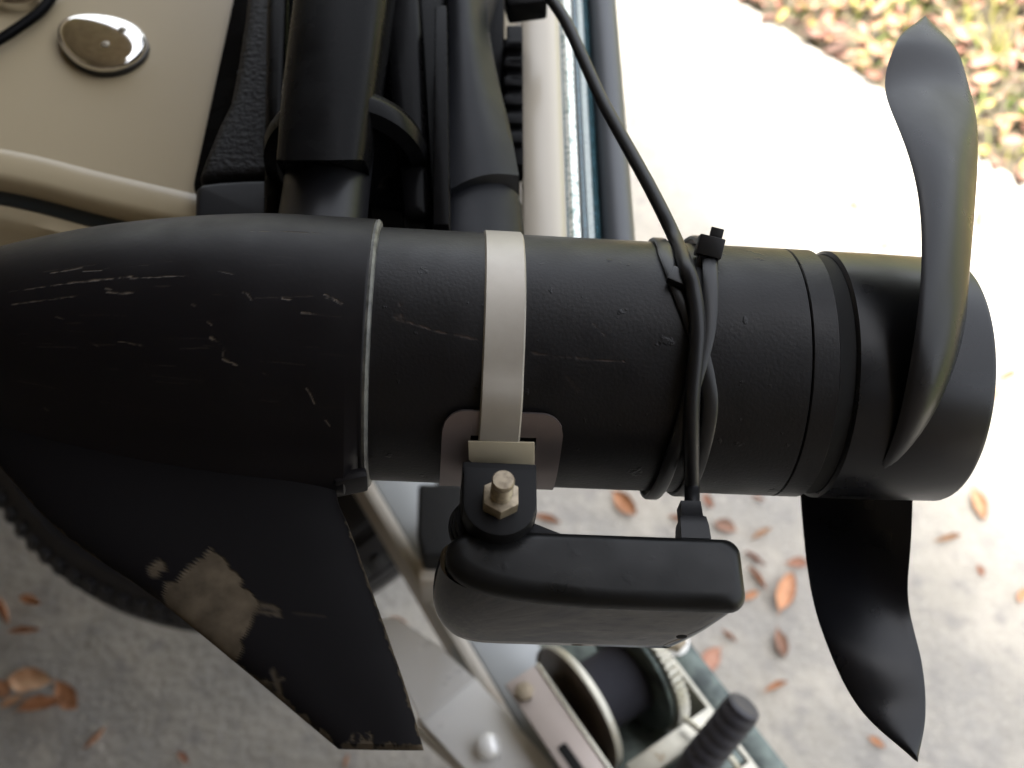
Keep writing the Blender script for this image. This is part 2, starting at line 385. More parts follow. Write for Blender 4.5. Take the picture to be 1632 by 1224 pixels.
# right rest: lofted curved flank and its foot
zs = .905
L_ = [(712, -70), (714, 0), (716, 60), (716, 120), (714, 180), (712, 240), (708, 296)]
R_ = [(795, -70), (779, 0), (778, 40), (785, 90), (797, 150), (812, 210), (827, 290)]
lc = catmull([atz(x, y, zs) for x, y in L_], 24); rc = catmull([atz(x, y, zs - .016) for x, y in R_], 24)
secs = []
for i, (a, b) in enumerate(zip(lc, rc)):
    t = i / 23; s = []
    for k in range(15):
        u = k / 14; p = a.lerp(b, u)
        p.z += .010 * math.sin(u * math.pi) * (1 - .5 * t) - .008 * t * (1 - u) + .004
        s.append(p)
    s += [Vector((b.x, b.y, .86)), Vector((a.x, a.y, .86))]
    secs.append(s)
mpart('side_wing', loftbm(secs), 'mount_grey', angle=50)
L_ = [(706, 302), (705, 340), (700, 395)]; R_ = [(828, 296), (833, 330), (838, 395)]
lc = catmull([atz(x, y, .896) for x, y in L_], 10); rc = catmull([atz(x, y, .884) for x, y in R_], 10)
secs = []
for i, (a, b) in enumerate(zip(lc, rc)):
    s = []
    for k in range(13):
        u = k / 12; p = a.lerp(b, u); p.z += .007 * math.sin(u * math.pi) ** .7; p.y -= .006 * u * u; s.append(p)
    s += [Vector((b.x, b.y, .855)), Vector((a.x, a.y, .855))]
    secs.append(s)
mpart('side_foot', loftbm(secs), 'mount_grey', angle=50)
# black ribbed vent block beside the gunwale
for i in range(6):
    q = atz(822, 68 + 30 * i, .868); mpart('vent_rib', barbm(q - Vector((.006, 0, 0)), q + Vector((.0035, 0, 0)), .0072, .012, bev=.001), 'mount_black')
q0, q1 = atz(820, 262, .865), atz(820, 40, .865); mpart('vent_block', barbm(q0, q1, .0085, .012, bev=.001), 'mount_black')
# channel rails, upright plate, sleeve, collar arch
def sweepbox(px0, px1, y0, y1, z, h, bev=.004, seg=4):
    return prismbm(polyz([(px0[0], y0), (px0[1], y1), (px1[1], y1), (px1[0], y0)], z), h, bev=bev, seg=seg)
mpart('channel_rail', sweepbox((418, 425), (452, 462), 345, -60, .905, .045), 'mount_black')
mpart('channel_rail', sweepbox((640, 598), (690, 668), 345, -60, .914, .055, .006, 5), 'mount_black')
mpart('channel_cover', prismbm(polyz([(588, 330), (580, -60), (714, -60), (704, 350)], .893), .03, bev=.003), 'mount_black')
mpart('channel_cover', prismbm(polyz([(418, 330), (432, -60), (480, -60), (470, 330)], .890), .03, bev=.003), 'mount_black')
mpart('upright_plate', sweepbox((690, 693), (716, 712), 358, 8, .921, .06, .001, 2), 'mount_black')
mpart('channel_floor', prismbm([(-.12, .39, .880), (-.03, .39, .880), (-.03, .95, .880), (-.12, .95, .880)], .02, bev=.002), 'mount_black')
SX = (MM @ Vector((-.0935, 0, 0))).x; SZ = (MM @ Vector((-.0935, 0, 0))).z
secs = []
for k in range(14):
    t = k / 13; y = .316 + .5 * t; r = .0185 + .004 * min(1, t * 3); n = 28
    if k == 0: r *= .93
    secs.append([Vector((SX + .0005 + r * 1.0 * math.copysign(abs(math.cos(a)) ** .62, math.cos(a)), y - .012 * math.sin(a), SZ + .012 + r * .95 * math.copysign(abs(math.sin(a)) ** .62, math.sin(a)))) for a in [2 * math.pi * j / n for j in range(n)]])
mpart('shaft_sleeve', loftbm(secs), 'mount_black', angle=50)
bm = lathebm([(0, .0225), (.004, .0215), (.010, .0225), (.012, .028), (.010, .0325), (.004, .0345), (-.002, .0335), (-.004, .028)], 64, Vector((SX + .005, .338, SZ - .008)), (0, 1, 0), closed=True)
mpart('collar', bm, 'mount_black', angle=50)

# ================================================================== TROLLING MOTOR
motor = empty('trolling_motor', label='black trolling motor lower unit lying across the bow, scuffed nose and skeg', cat='trolling motor', matrix=MM)
RT_ = .0455
# scratches, drawn as polylines on the paint in motor coordinates
def polyl(pts, rad, wd, amt): return [( [ (lambda q: (q.x, phi_of(q)))(mcyl(x, y, rad)) for x, y in pts], wd, amt)]
NS = []
for pts, wd, amt in [
    ([(-5, 438), (60, 436), (110, 434)], .00045, .7), ([(100, 434), (175, 433), (205, 432)], .00075, 1.), ([(205, 435), (260, 436), (302, 438)], .0005, .9), ([(0, 466), (60, 463), (113, 460)], .0005, .6),
    ([(165, 457), (185, 459), (206, 460)], .0009, .9), ([(70, 410), (100, 409), (123, 407)], .0006, .8), ([(125, 414), (140, 415), (156, 416)], .0005, .7),
    ([(337, 538), (350, 549), (357, 560)], .0012, .75), ([(357, 560), (357, 573), (378, 581)], .0007, .8), ([(400, 371), (461, 373), (512, 376)], .0004, .75),
    ([(388, 467), (395, 470), (402, 479)], .0006, .6), ([(451, 477), (457, 479), (463, 479)], .0007, .7), ([(518, 471), (530, 476), (547, 485)], .0005, .8), ([(520, 476), (533, 480), (545, 487)], .0004, .6),
    ([(482, 499), (492, 500), (502, 501)], .0009, .6), ([(490, 618), (496, 628), (502, 640)], .0006, .7), ([(520, 666), (527, 674)], .0006, .6), ([(184, 544), (200, 546), (222, 550)], .0006, .45),
    ([(349, 432), (372, 438)], .0005, .5), ([(130, 540), (150, 553)], .0006, .35), ([(305, 482), (313, 490)], .0005, .4), ([(420, 593), (427, 598)], .0006, .5), ([(78, 497), (90, 501)], .0007, .4), ([(330, 512), (337, 518)], .0006, .35),
    ([(160, 449), (172, 452)], .0006, .6), ([(60, 672), (66, 675)], .0006, .3)]:
    NS += polyl(pts, .0475, wd, amt)
hr = random.Random(11)
for i in range(34):
    x_, y_ = hr.uniform(0, 560), hr.uniform(395, 650); L_h = hr.uniform(15, 90); sl_h = hr.uniform(-.04, .10)
    NS += polyl([(x_, y_), (x_ + L_h / 2, y_ + sl_h * L_h / 2 + hr.uniform(-1, 1)), (x_ + L_h, y_ + sl_h * L_h)], .0475, hr.uniform(.0004, .0006), hr.uniform(.03, .15))
TS = []
for pts, wd, amt in [([(636, 484), (642, 510), (693, 527), (765, 542)], .0007, .35), ([(850, 563), (922, 571), (995, 576)], .0006, .35), ([(945, 515), (965, 535)], .0007, .3), ([(632, 505), (645, 512)], .002, .25), ([(905, 600), (925, 625)], .002, .12)]:
    TS += polyl(pts, RT_, wd, amt)
BB = {}
def scratch(x, ph, rad, LS):
    w_ = 0.0
    for S_ in LS:
        pts, wd, amt = S_
        B = BB.get(id(S_))
        if B is None: B = BB[id(S_)] = (min(p[0] for p in pts) - .002, max(p[0] for p in pts) + .002, min(p[1] for p in pts) - .06, max(p[1] for p in pts) + .06)
        if not (B[0] < x < B[1] and B[2] < ph < B[3]): continue
        for (xa, pa), (xb, pb) in zip(pts[:-1], pts[1:]):
            ax_, ay_, bx_, by_ = xa, pa * rad, xb, pb * rad; px_, py_ = x, ph * rad
            dx, dy = bx_ - ax_, by_ - ay_; L2 = dx * dx + dy * dy + 1e-12
            t = max(0, min(1, ((px_ - ax_) * dx + (py_ - ay_) * dy) / L2))
            d = math.hypot(px_ - ax_ - dx * t, py_ - ay_ - dy * t)
            ww = wd * .46 * (.8 + .5 * nz(x, ph, 160, wd * 1e4))
            if d < ww * 1.6: w_ = max(w_, amt * .62 * max(0, min(1, .75 + 1.3 * nz(x, ph * .048, 330, 2.5))) * max(0, min(1, 1.6 - d / max(ww, 1e-5))))
    return w_
def revolve(name, prof, m, nphi_front=300, LS=None, fillet=None, ring=True):
    """turned body round the motor axis, fine on the side that can be scratched"""
    ph = [-.35 + 3.3 * i / nphi_front for i in range(nphi_front + 1)] if LS else []
    rest = 90
    if LS: ph += [2.95 + (2 * math.pi - 3.3) * i / rest for i in range(1, rest)]
    else: ph = [2 * math.pi * i / 128 for i in range(128)]
    V, W = [], []
    for x, r in prof:
        for a in ph:
            rr_ = r
            if fillet: rr_ = fillet(x, r, er(a))
            p = er(a) * rr_; V.append(Vector((x, p.y, p.z)))
            aa = a if a < math.pi else a - 2 * math.pi
            W.append(scratch(x, aa, max(r, .01), LS) if LS and -.4 < a < 3.0 else 0.0)
    n = len(ph); Fc = []
    for i in range(len(prof) - 1):
        for j in range(n):
            k = (j + 1) % n; Fc.append((i * n + j, i * n + k, (i + 1) * n + k, (i + 1) * n + j))
    if ring:
        Fc.append(list(range(n))); Fc.append([(len(prof) - 1) * n + j for j in range(n)][::-1])
    me = bpy.data.meshes.new(name); me.from_pydata([tuple(v) for v in V], [], Fc); me.update()
    bm = bmesh.new(); bm.from_mesh(me); bmesh.ops.recalc_face_normals(bm, faces=bm.faces); bm.to_mesh(me); bm.free()
    o = link(name, me, m, motor, angle=35)
    if LS: wearattr(o, W)
    return o
tp = [(-.0690, RT_ - .002), (-.0690, RT_ - .0003)] + [(-.0688 + (.0768 + .0688) * i / 200, RT_) for i in range(201)] + [(.0770, RT_ - .0004), (.0770, RT_ - .002)]
revolve('motor_tube', tp, 'motor_paint', LS=TS)
revolve('end_bell', [(.0774, RT_ - .002), (.0774, RT_ - .0004), (.0778, RT_), (.0862, RT_), (.0866, RT_ - .0006), (.0866, RT_ - .003)], 'motor_paint')
revolve('shaft_gap', [(.0760, RT_ - .0016), (.0930, RT_ - .0016)], 'groove')
# nose cone with its blend into the skeg
npf = [(-.0696, .0440), (-.0696, .0476), (-.0703, .0481)]
ctl = [(-.0706, .0482), (-.09, .0484), (-.115, .0478), (-.148, .0440), (-.175, .0388), (-.204, .0305), (-.226, .0205), (-.239, .0105), (-.2435, .0004)]
npf += [(p.x, max(p.y, .0004)) for p in catmull([(a, b, 0) for a, b in ctl], 400)]
def nose_fillet(x, r, e):
    c = -e.y; s = abs(e.z); ang = math.atan2(s, c)
    k = min(1, max(0, (-.0715 - x) / .004)); k2 = min(1, max(0, (x + .235) / .03))
    return r * (1 + .16 * k * k2 * (.75 * math.exp(-(ang / .17) ** 2) + .35 * math.exp(-(ang / .42) ** 2)))
revolve('nose_cone', npf, 'nose_paint', 420, LS=NS, fillet=nose_fillet)
revolve('seam_ring', [(-.0705, .0462), (-.0702, .0479), (-.0692, .0482), (-.0684, .0474), (-.0681, .0456)], 'seam_aluminium')
# small lip under the seam
p0 = ml(531, 771, .004); bm = barbm(Vector((-.0790, -.0545, .0055)), Vector((-.0680, -.0515, .0055)), .0042, .011, up=Vector((0, 0, 1)), bev=.0015)
frombm('seam_lip', bm, 'nose_paint', motor)
# skeg
NR = 190
LE_ = catmull([(-.2200, -.018, 0), (-.2050, -.0370, 0), (-.1879, -.0526, 0), (-.1628, -.0755, 0), (-.1297, -.0968, 0), (-.1020, -.1171, 0), (-.0830, -.1315, 0), (-.0700, -.1414, 0)], NR)
TE_ = catmull([(-.0770, -.030, 0), (-.0772, -.0440, 0), (-.0776, -.0583, 0), (-.0718, -.0719, 0), (-.0597, -.1017, 0), (-.0520, -.1212, 0), (-.0480, -.1325, 0), (-.0452, -.1412, 0)], NR)
NU = 240
patch = [(258, 948), (266, 930), (275, 934), (290, 922), (300, 908), (318, 896), (338, 879), (352, 888), (360, 893), (366, 906), (372, 912), (378, 925), (394, 938), (402, 948), (414, 962), (408, 975), (404, 988), (396, 1008), (390, 1024), (388, 1040), (370, 1060), (300, 1010)]
patch = [ml(x, y, .002) for x, y in patch]; blob = ml(252, 910, .002)
def inpoly(x, y, P):
    c = False; j = len(P) - 1; dmin = 9
    for i in range(len(P)):
        a, b = P[i], P[j]
        if (a.y > y) != (b.y > y) and x < (b.x - a.x) * (y - a.y) / (b.y - a.y) + a.x: c = not c
        dx, dy = b.x - a.x, b.y - a.y; t = max(0, min(1, ((x - a.x) * dx + (y - a.y) * dy) / (dx * dx + dy * dy + 1e-12)))
        dmin = min(dmin, math.hypot(x - a.x - dx * t, y - a.y - dy * t)); j = i
    return dmin if c else -dmin
EX = [([(ml(410, 970).x, ml(410, 970).y), (ml(446, 979).x, ml(446, 979).y)], .0009, .55), ([(ml(408, 980).x, ml(408, 980).y), (ml(448, 988).x, ml(448, 988).y)], .0007, .5), ([(ml(470, 985).x, ml(470, 985).y), (ml(520, 990).x, ml(520, 990).y)], .0005, .15),
      ([(ml(436, 1080).x, ml(436, 1076).y), (ml(446, 1104).x, ml(446, 1104).y)], .0009, .6), ([(ml(426, 1094).x, ml(426, 1094).y), (ml(453, 1086).x, ml(453, 1086).y)], .0006, .5)]
def skeg_wear_glint(x, y, u, v, dl, dr):
    jx, jy = nz(x, y, 260, 1, 2) * .0014, nz(x, y, 260, 5, 2) * .0014
    d = inpoly(x + jx, y + jy, patch); w_ = max(0, min(1, .5 + d / .0006))
    w_ = max(w_, max(0, min(1, (.0030 - math.hypot(x - blob.x + jx, (y - blob.y + jy) * 1.0)) / .0008)) * .9)
    n1 = nz(x, y, 500, 9); n2 = nz(x, y, 150, 3)
    if v > .55: w_ = max(w_, max(0, min(1, (.0016 + .0024 * n2 + .001 * n1 - dl) / .0008)) * .75 * min(1, (v - .55) * 8))
    w_ = max(w_, max(0, min(1, (.0003 + .0005 * n1 - dl) / .0004)) * .7)  # highlight along the front edge, painted as a thin pale line
    bt = (1 - v) * .09
    w_ = max(w_, max(0, min(1, (.0026 + .0040 * n2 + .002 * n1 - bt) / .0012)) * .8)
    if v > .4: w_ = max(w_, max(0, min(1, (.0005 + .0013 * n2 + .0006 * n1 - dr) / .0005)) * .75)
    for pts, wd, amt in EX:
        (xa, ya), (xb, yb) = pts; dx, dy = xb - xa, yb - ya; t = max(0, min(1, ((x - xa) * dx + (y - ya) * dy) / (dx * dx + dy * dy)))
        dd = math.hypot(x - xa - dx * t, y - ya - dy * t); w_ = max(w_, amt * max(0, min(1, 1.4 - dd / wd + n1 * .4)))
    return w_
V, W, Fc = [], [], []
for side in (1, -1):
    for i, (a, b) in enumerate(zip(LE_, TE_)):
        v = i / (NR - 1)
        for k in range(NU + 1):
            u = .5 - .5 * math.cos(math.pi * k / NU) if k not in (0, NU) else k / NU
            p = a.lerp(b, u); wl = (b - a).length
            prof = (1 - abs(2 * u - 1) ** 3.2) ** .55
            tt = (.0010 + .0044 * (1 - v) ** 1.2 + .0012) * prof
            if v > .985: tt *= max(.15, (1 - v) / .015)
            if side == -1 and k in (0, NU): tt = -0.0
            V.append(Vector((p.x, p.y, side * tt)))
            W.append(skeg_wear_glint(p.x, p.y, u, v, u * wl * .75, (1 - u) * wl * .9) if side == 1 else 0)
n = NU + 1; off = NR * n
for s in (0, off):
    for i in range(NR - 1):
        for k in range(NU): Fc.append((s + i * n + k, s + i * n + k + 1, s + (i + 1) * n + k + 1, s + (i + 1) * n + k))
for i in range(NR - 1):
    for k in (0, NU): Fc.append((i * n + k, (i + 1) * n + k, off + (i + 1) * n + k, off + i * n + k))
for k in range(NU): Fc.append(((NR - 1) * n + k, (NR - 1) * n + k + 1, off + (NR - 1) * n + k + 1, off + (NR - 1) * n + k))
me = bpy.data.meshes.new('skeg'); me.from_pydata([tuple(v) for v in V], [], Fc); me.update()
o = link('skeg', me, 'skeg_paint', motor, angle=50); wearattr(o, W)
bm = bmesh.new(); bm.from_mesh(me); bmesh.ops.recalc_face_normals(bm, faces=bm.faces); bm.to_mesh(me); bm.free()
o['label'] = 'black skeg with a worn grey patch and scuffed tip'
# shaft
bm = tubebm([(-.0935, .030, -.0), (-.0935, .06, -.0), (-.0935, .45, -.0)], [.0180, .0172, .0168], 48)
frombm('shaft', bm, 'shaft_black', motor)

# propeller: hub and two swept blades
prop = bpy.data.objects.new('propeller', None); COL.objects.link(prop); prop.parent = motor; prop.empty_display_size = .02
prop['label'] = 'two-bladed black plastic propeller'
hubp = [(.0925, .030), (.0925, RT_ - .0012), (.0934, RT_), (.110, RT_), (.1385, RT_ - .0004), (.1400, RT_ - .0010), (.1408, RT_ - .0026), (.1400, RT_ - .0045), (.130, RT_ - .006), (.128, .02), (.132, .012), (.134, .001)]
frombm('hub', lathebm(hubp, 128), 'prop_plastic', prop, angle=35)
BLE = [[0.1065, 0.0442, 2.4888], [0.1068, 0.0525, 1.5100], [0.1078, 0.0765, 0.7400], [0.1074, 0.1005, 0.2152], [0.117, 0.1239, 0.0388], [0.1337, 0.1395, -0.0854]]
BTE = [[0.1385, 0.0403, 0.3402], [0.1412, 0.065, 0.3043], [0.1416, 0.0879, 0.2383], [0.1429, 0.1081, 0.0836], [0.1411, 0.1249, -0.0012], [0.1337, 0.1395, -0.0854]]
le, te = catmull(BLE, 70), catmull(BTE, 70)
def blade(rot, name):
    NU = 26; V, Fc = [], []
    nrm = []
    G = []
    for i in range(70):
        v = i / 69; row = []
        for k in range(NU + 1):
            u = k / NU; c = le[i].lerp(te[i], u)
            cb = math.sin(math.pi * u) * (.0030 * math.sin(math.pi * min(1, v * 1.05)))
            ph = c.z + rot; r = c.y
            if v < .12: r = r * (1 - (1 - v / .12) * .0) + 0
            e = er(ph); p = Vector((c.x - cb * .9, 0, 0)) + e * r
            row.append(p)
        G.append(row)
    for sgn in (1, -1):
        for i in range(70):
            v = i / 69
            for k in range(NU + 1):
                u = k / NU
                a = G[min(i + 1, 69)][k] - G[max(i - 1, 0)][k]; b = G[i][min(k + 1, NU)] - G[i][max(k - 1, 0)]
                nn = a.cross(b)
                if nn.length < 1e-12: nn = Vector((1, 0, 0))
                nn.normalize(); 
                th = (.0009 + .0022 * (1 - v) ** 1.3) * (1 - abs(2 * u - 1) ** 1.8) ** .8 + .0005 * (4 * u * (1 - u)) ** .4
                gap = max(0, math.hypot(G[i][k].y, G[i][k].z) - RT_); th = th * (1 + .3 * math.exp(-gap / .005) * min(1, 2.5 * (1 - u)))
                if i == 69: th = 0
                V.append(G[i][k] + nn * th * sgn)
    n = NU + 1; off = 70 * n
    for s in (0, off):
        for i in range(69):
            for k in range(NU): Fc.append((s + i * n + k, s + i * n + k + 1, s + (i + 1) * n + k + 1, s + (i + 1) * n + k))
    bm = bmesh.new(); vs = [bm.verts.new(v) for v in V]
    for f in Fc:
        try: bm.faces.new([vs[i] for i in f])
        except ValueError: pass
    bmesh.ops.remove_doubles(bm, verts=bm.verts, dist=2e-6)
    return frombm(name, bm, 'prop_plastic', prop, angle=60)
blade(0, 'blade'); blade(math.pi, 'blade')

# ================================================================== BAND CLAMP
clamp = empty('band_clamp', label='pale steel band clamp with slotted buckle wrapped round the motor tube', cat='clamp', matrix=MM)
xb = mcyl(803, 560, .046).x; BWD = .0137
secs = []
for k in range(97):
    a = D(-215) + (D(124) - D(-215)) * k / 96; e = er(a)
    s = []
    for (dx, dr) in ((-.5, .0002), (-.46, .0009), (.46, .0009), (.5, .0002)):
        g = max(0, min(1, (a - D(94)) / D(15))); s.append(Vector((xb + dx * BWD, 0, 0)) + e * (RT_ + dr + .0031 * g * g * (3 - 2 * g)))
    secs.append(s)
frombm('band', loftbm(secs), 'steel_band', clamp, angle=50)
# buckle: an upside-down U plate following the tube, its legs running straight on
def bk(x, s, h):                       # s along the girth from phi0, h above the tube
    r0 = RT_ + .0016; a0 = D(112); arc = r0 * D(48)
    if s < arc:
        e = er(a0 + s / r0); return Vector((x, 0, 0)) + e * (r0 + h)
    a1 = a0 + D(48); e = er(a1); t = er(a1 + math.pi / 2)
    return Vector((x, 0, 0)) + e * (r0 + h) + t * (s - arc)
xl, xr = mcyl(703, 720, .047).x, mcyl(893, 720, .047).x; sl_, sr_ = mcyl(748, 720, .047).x, mcyl(852, 720, .047).x
slot = .0088; rc_ = .0075; tot = .0385
cols = []
N = 60
for k in range(N + 1):
    x = xl + (xr - xl) * k / N; d = min(x - xl, xr - x)
    top = rc_ - math.sqrt(max(0, rc_ ** 2 - max(0, rc_ - d) ** 2)) if d < rc_ else 0
    cols.append((x, top))
bm = bmesh.new(); grid = []
xs = sorted(set([c[0] for c in cols] + [sl_, sr_, sl_ + 1e-5, sr_ - 1e-5]))
for x in xs:
    d = min(x - xl, xr - x); top = rc_ - math.sqrt(max(0, rc_ ** 2 - max(0, rc_ - d) ** 2)) if d < rc_ else 0
    bot = slot if sl_ < x < sr_ else tot
    grid.append([(bk(x, top + (bot - top) * j / 24, .0), bk(x, top + (bot - top) * j / 24, .0012)) for j in range(25)])
vv = [[(bm.verts.new(a), bm.verts.new(b)) for a, b in c] for c in grid]
for i in range(len(vv) - 1):
    for j in range(24):
        for s in (0, 1): bm.faces.new((vv[i][j][s], vv[i + 1][j][s], vv[i + 1][j + 1][s], vv[i][j + 1][s]))
    bm.faces.new((vv[i][0][0], vv[i + 1][0][0], vv[i + 1][0][1], vv[i][0][1])); bm.faces.new((vv[i][24][0], vv[i + 1][24][0], vv[i + 1][24][1], vv[i][24][1]))
for c in (vv[0], vv[-1]):
    for j in range(24): bm.faces.new((c[j][0], c[j + 1][0], c[j + 1][1], c[j][1]))
frombm('buckle', bm, 'steel_plate', clamp, angle=50)
# bent tab in the slot
ts = [mcyl(x, y, .0500) for x, y in ((746, 704), (852, 706), (852, 742), (845, 745), (758, 743), (747, 733))]
frombm('tab', prismbm(ts, .0012, -(er(D(112))), bev=.0003), 'tab_skylit', clamp, angle=50)

# ================================================================== SONAR TRANSDUCER with bracket, bolt and cable
trans = empty('transducer', label='long black sonar transducer with glossy underside hanging below the motor tube', cat='transducer', matrix=MM)
ZT = .0135
def outl(x0, x1, y0, y1, z, nl, cr, n=18, sl=0.0):
    """plan outline: rounded nose at x0, square end at x1 with small corners"""
    pts = []; ym, hy = (y0 + y1) / 2, (y1 - y0) / 2
    for k in range(n + 1):                       # nose, from upper side round to the lower side
        a = math.pi / 2 + math.pi * k / n
        c, s = math.cos(a), math.sin(a)
        pts.append(Vector((x0 + nl + nl * math.copysign(abs(c) ** .8, c), ym + hy * math.copysign(abs(s) ** .75, s), z)))
    for k in range(1, 12): pts.append(Vector((x0 + nl + (x1 - cr - x0 - nl) * k / 12, y0, z)))
    for k in range(7):
        a = -math.pi / 2 + math.pi / 2 * k / 6; pts.append(Vector((x1 - cr + cr * math.cos(a), y0 + cr + cr * math.sin(a), z)))
    for k in range(7):
        a = math.pi / 2 * k / 6; pts.append(Vector((x1 - cr + cr * math.cos(a), y1 - cr + cr * math.sin(a), z)))
    for k in range(1, 12): pts.append(Vector((x1 - cr - (x1 - cr - x0 - nl) * k / 12, y1, z)))
    if sl:                                       # the side away from the tube swings in towards the nose
        for p in pts:
            g = max(0, min(1, 1 - (p.x - x0) / .050)); f_ = (y1 - p.y) / (y1 - y0); p.y += sl * g * g * f_
    return pts
ta, tb = ml(703, 905, ZT), ml(1187, 905, ZT); ya = ml(900, 958, ZT).y; yb = ml(900, 845, ZT).y
X0, X1, Y0, Y1 = ta.x, tb.x, ya, yb
print('transducer', X0, X1, Y0, Y1)
secs = []
for k in range(9):
    t = k / 8; a = t * math.pi / 2; r = .0045
    ins = r * (1 - math.sin(a)) if k < 8 else 0
    secs.append(outl(X0 + ins * 1.3 + .0012, X1 - ins, Y0 + ins, Y1 - ins * .9, ZT + .0008 - r + r * math.cos(a) if k < 8 else ZT + .0008 - r, .017, .005, sl=.0062))
secs = secs[:-1] + [outl(X0 + .0012, X1, Y0, Y1, ZT - .0045, .017, .005, sl=.0062), outl(X0 + .0013, X1 - .0002, Y0 + .0002, Y1, ZT - .0058, .017, .005, sl=.0062)]
frombm('cap', loftbm(secs), 'sonar_cap', trans, angle=50)
ZB = -.0262
secs = []
for k in range(12):
    t = k / 11; z = ZT - .0060 + (ZB - ZT + .0060) * t
    secs.append(outl(X0 - .0004 - .0022 * math.sin(t * math.pi * .8) + .003 * t ** 3, X1 - .0006 - .0135 * t, Y0 + .0012 - .0008 * math.sin(t * 3.1), Y1 - .0006, z, .0165 + .002 * t, .0045, sl=.0060 * (1 - t) ** 2.0))
secs.append(outl(X0 + .006, X1 - .0160, Y0 + .0025, Y1 - .003, ZB - .0012, .018, .004))
frombm('shell', loftbm(secs), 'sonar_gloss', trans, angle=50)
hp = ml(1103, 1021, 0); q = Vector((ml(1103, 1021, -.012).x - .003, Y0 + .0011, -.0135))
frombm('screw_recess', lathebm([(0, .0021), (.0007, .0018), (.0009, .001)], 20, q, (0, -1, 0)), 'groove', trans)
# bracket ear
ez = .0205; ec = ml(797, 800, ez)
er_ = .0117
ear = [ec + Vector((er_ * math.cos(a), er_ * math.sin(a), 0)) for a in [math.pi + math.pi * k / 16 for k in range(17)]]
ear += [Vector((ec.x + er_, ec.y + .0125, ez)), Vector((ec.x - er_, ec.y + .0125, ez))]
frombm('bracket_ear', prismbm(ear, .010, bev=.001), 'bracket_plastic', trans)
for i in range(3):
    r2 = er_ - .0006 - .0002 * i; bm = lathebm([(0, r2), (.0006, r2 + .0004), (.0018, r2 + .0004), (.0024, r2)], 40, ec + Vector((-.0022 - .0012 * i, -.0008, -.0128 - .0026 * i)), (0, 0, 1))
    frombm('washer', bm, 'bracket_plastic', trans)
br = [Vector((ec.x - .011, ec.y - .004, .009)), Vector((ec.x + .011, ec.y - .0005, .009)), Vector((ec.x + .026, Y1 - .001, .009)), Vector((ec.x - .013, Y1 - .004, .009))]
frombm('bracket_web', prismbm(br, .014, bev=.0008), 'bracket_plastic', trans)
frombm('bracket_stem', prismbm([Vector((ec.x - .012, ec.y + .016, ez - .003)), Vector((ec.x + .012, ec.y + .016, ez - .003)), Vector((ec.x + .012, ec.y - .002, ez - .003)), Vector((ec.x - .012, ec.y - .002, ez - .003))], .024, bev=.0008), 'bracket_plastic', trans)
# nut and bolt
hexp = [ec + Vector((.0063 * math.cos(D(30 + 60 * k)), .0063 * math.sin(D(30 + 60 * k)), .0048)) for k in range(6)]
frombm('nut', prismbm(hexp, .0055, bev=.0005), 'bolt_steel', trans, angle=25)
prof = [(0, .0036)]
for k in range(9): prof += [(.0052 + .00085 * k, .0031), (.0052 + .00085 * k + .0004, .0035)]
prof += [(.0138, .0036), (.0144, .0032), (.0145, .0001)]
frombm('bolt', lathebm(prof, 28, ec, (0, 0, 1)), 'bolt_steel', trans, angle=50)
# cable: from the strain relief up across the tube, then away over the bow
W2 = lambda p: MI @ p
cb = [ml(1104, 850, .0078), ml(1104, 825, .0072), ml(1103, 800, .0062), ml(1103, 775, .0045), mcyl(1102, 738, .0490), mcyl(1102, 700, .0491), mcyl(1102, 660, .0492), mcyl(1104, 620, .0492), mcyl(1109, 570, .0492), mcyl(1112, 520, .0492), mcyl(1106, 465, .0495), mcyl(1094, 425, .0500)]
cb += [W2(atd(1078, 385, .402)), W2(atd(1058, 342, .412)), W2(atd(1035, 297, .422)), W2(atd(1012, 255, .432)), W2(atd(984, 205, .445)), W2(atd(957, 155, .458)), W2(atd(930, 95, .472)), W2(atd(902, 35, .487)), W2(atd(872, -10, .50)), W2(atd(835, -60, .515))]
frombm('cable', tubebm(catmull(cb, 150), .00262, 16), 'cable_rubber', trans)
bm = loftbm([[Vector((ml(1104, 852, .008).x + dx * k, ml(1104, y, zz).y, zz + dz * k)) for dx, dz in ((-.0042, -.0042), (.0042, -.0042), (.0042, .0042), (-.0042, .0042))] for y, k, zz in ((868, 1.15, .0075), (846, 1.1, .0075), (832, 1.0, .0072), (829, .82, .0072), (806, .80, .0064))])
bevel(bm, .0008); frombm('strain_relief', bm, 'cable_rubber', trans)
# clip of the mount that carries the cable, at the far end of the bow
q = atz(838, -4, .89)
mpart('cable_clip', barbm(q - Vector((.010, 0, 0)), q + Vector((.010, .004, 0)), .012, .012, bev=.002), 'mount_black')

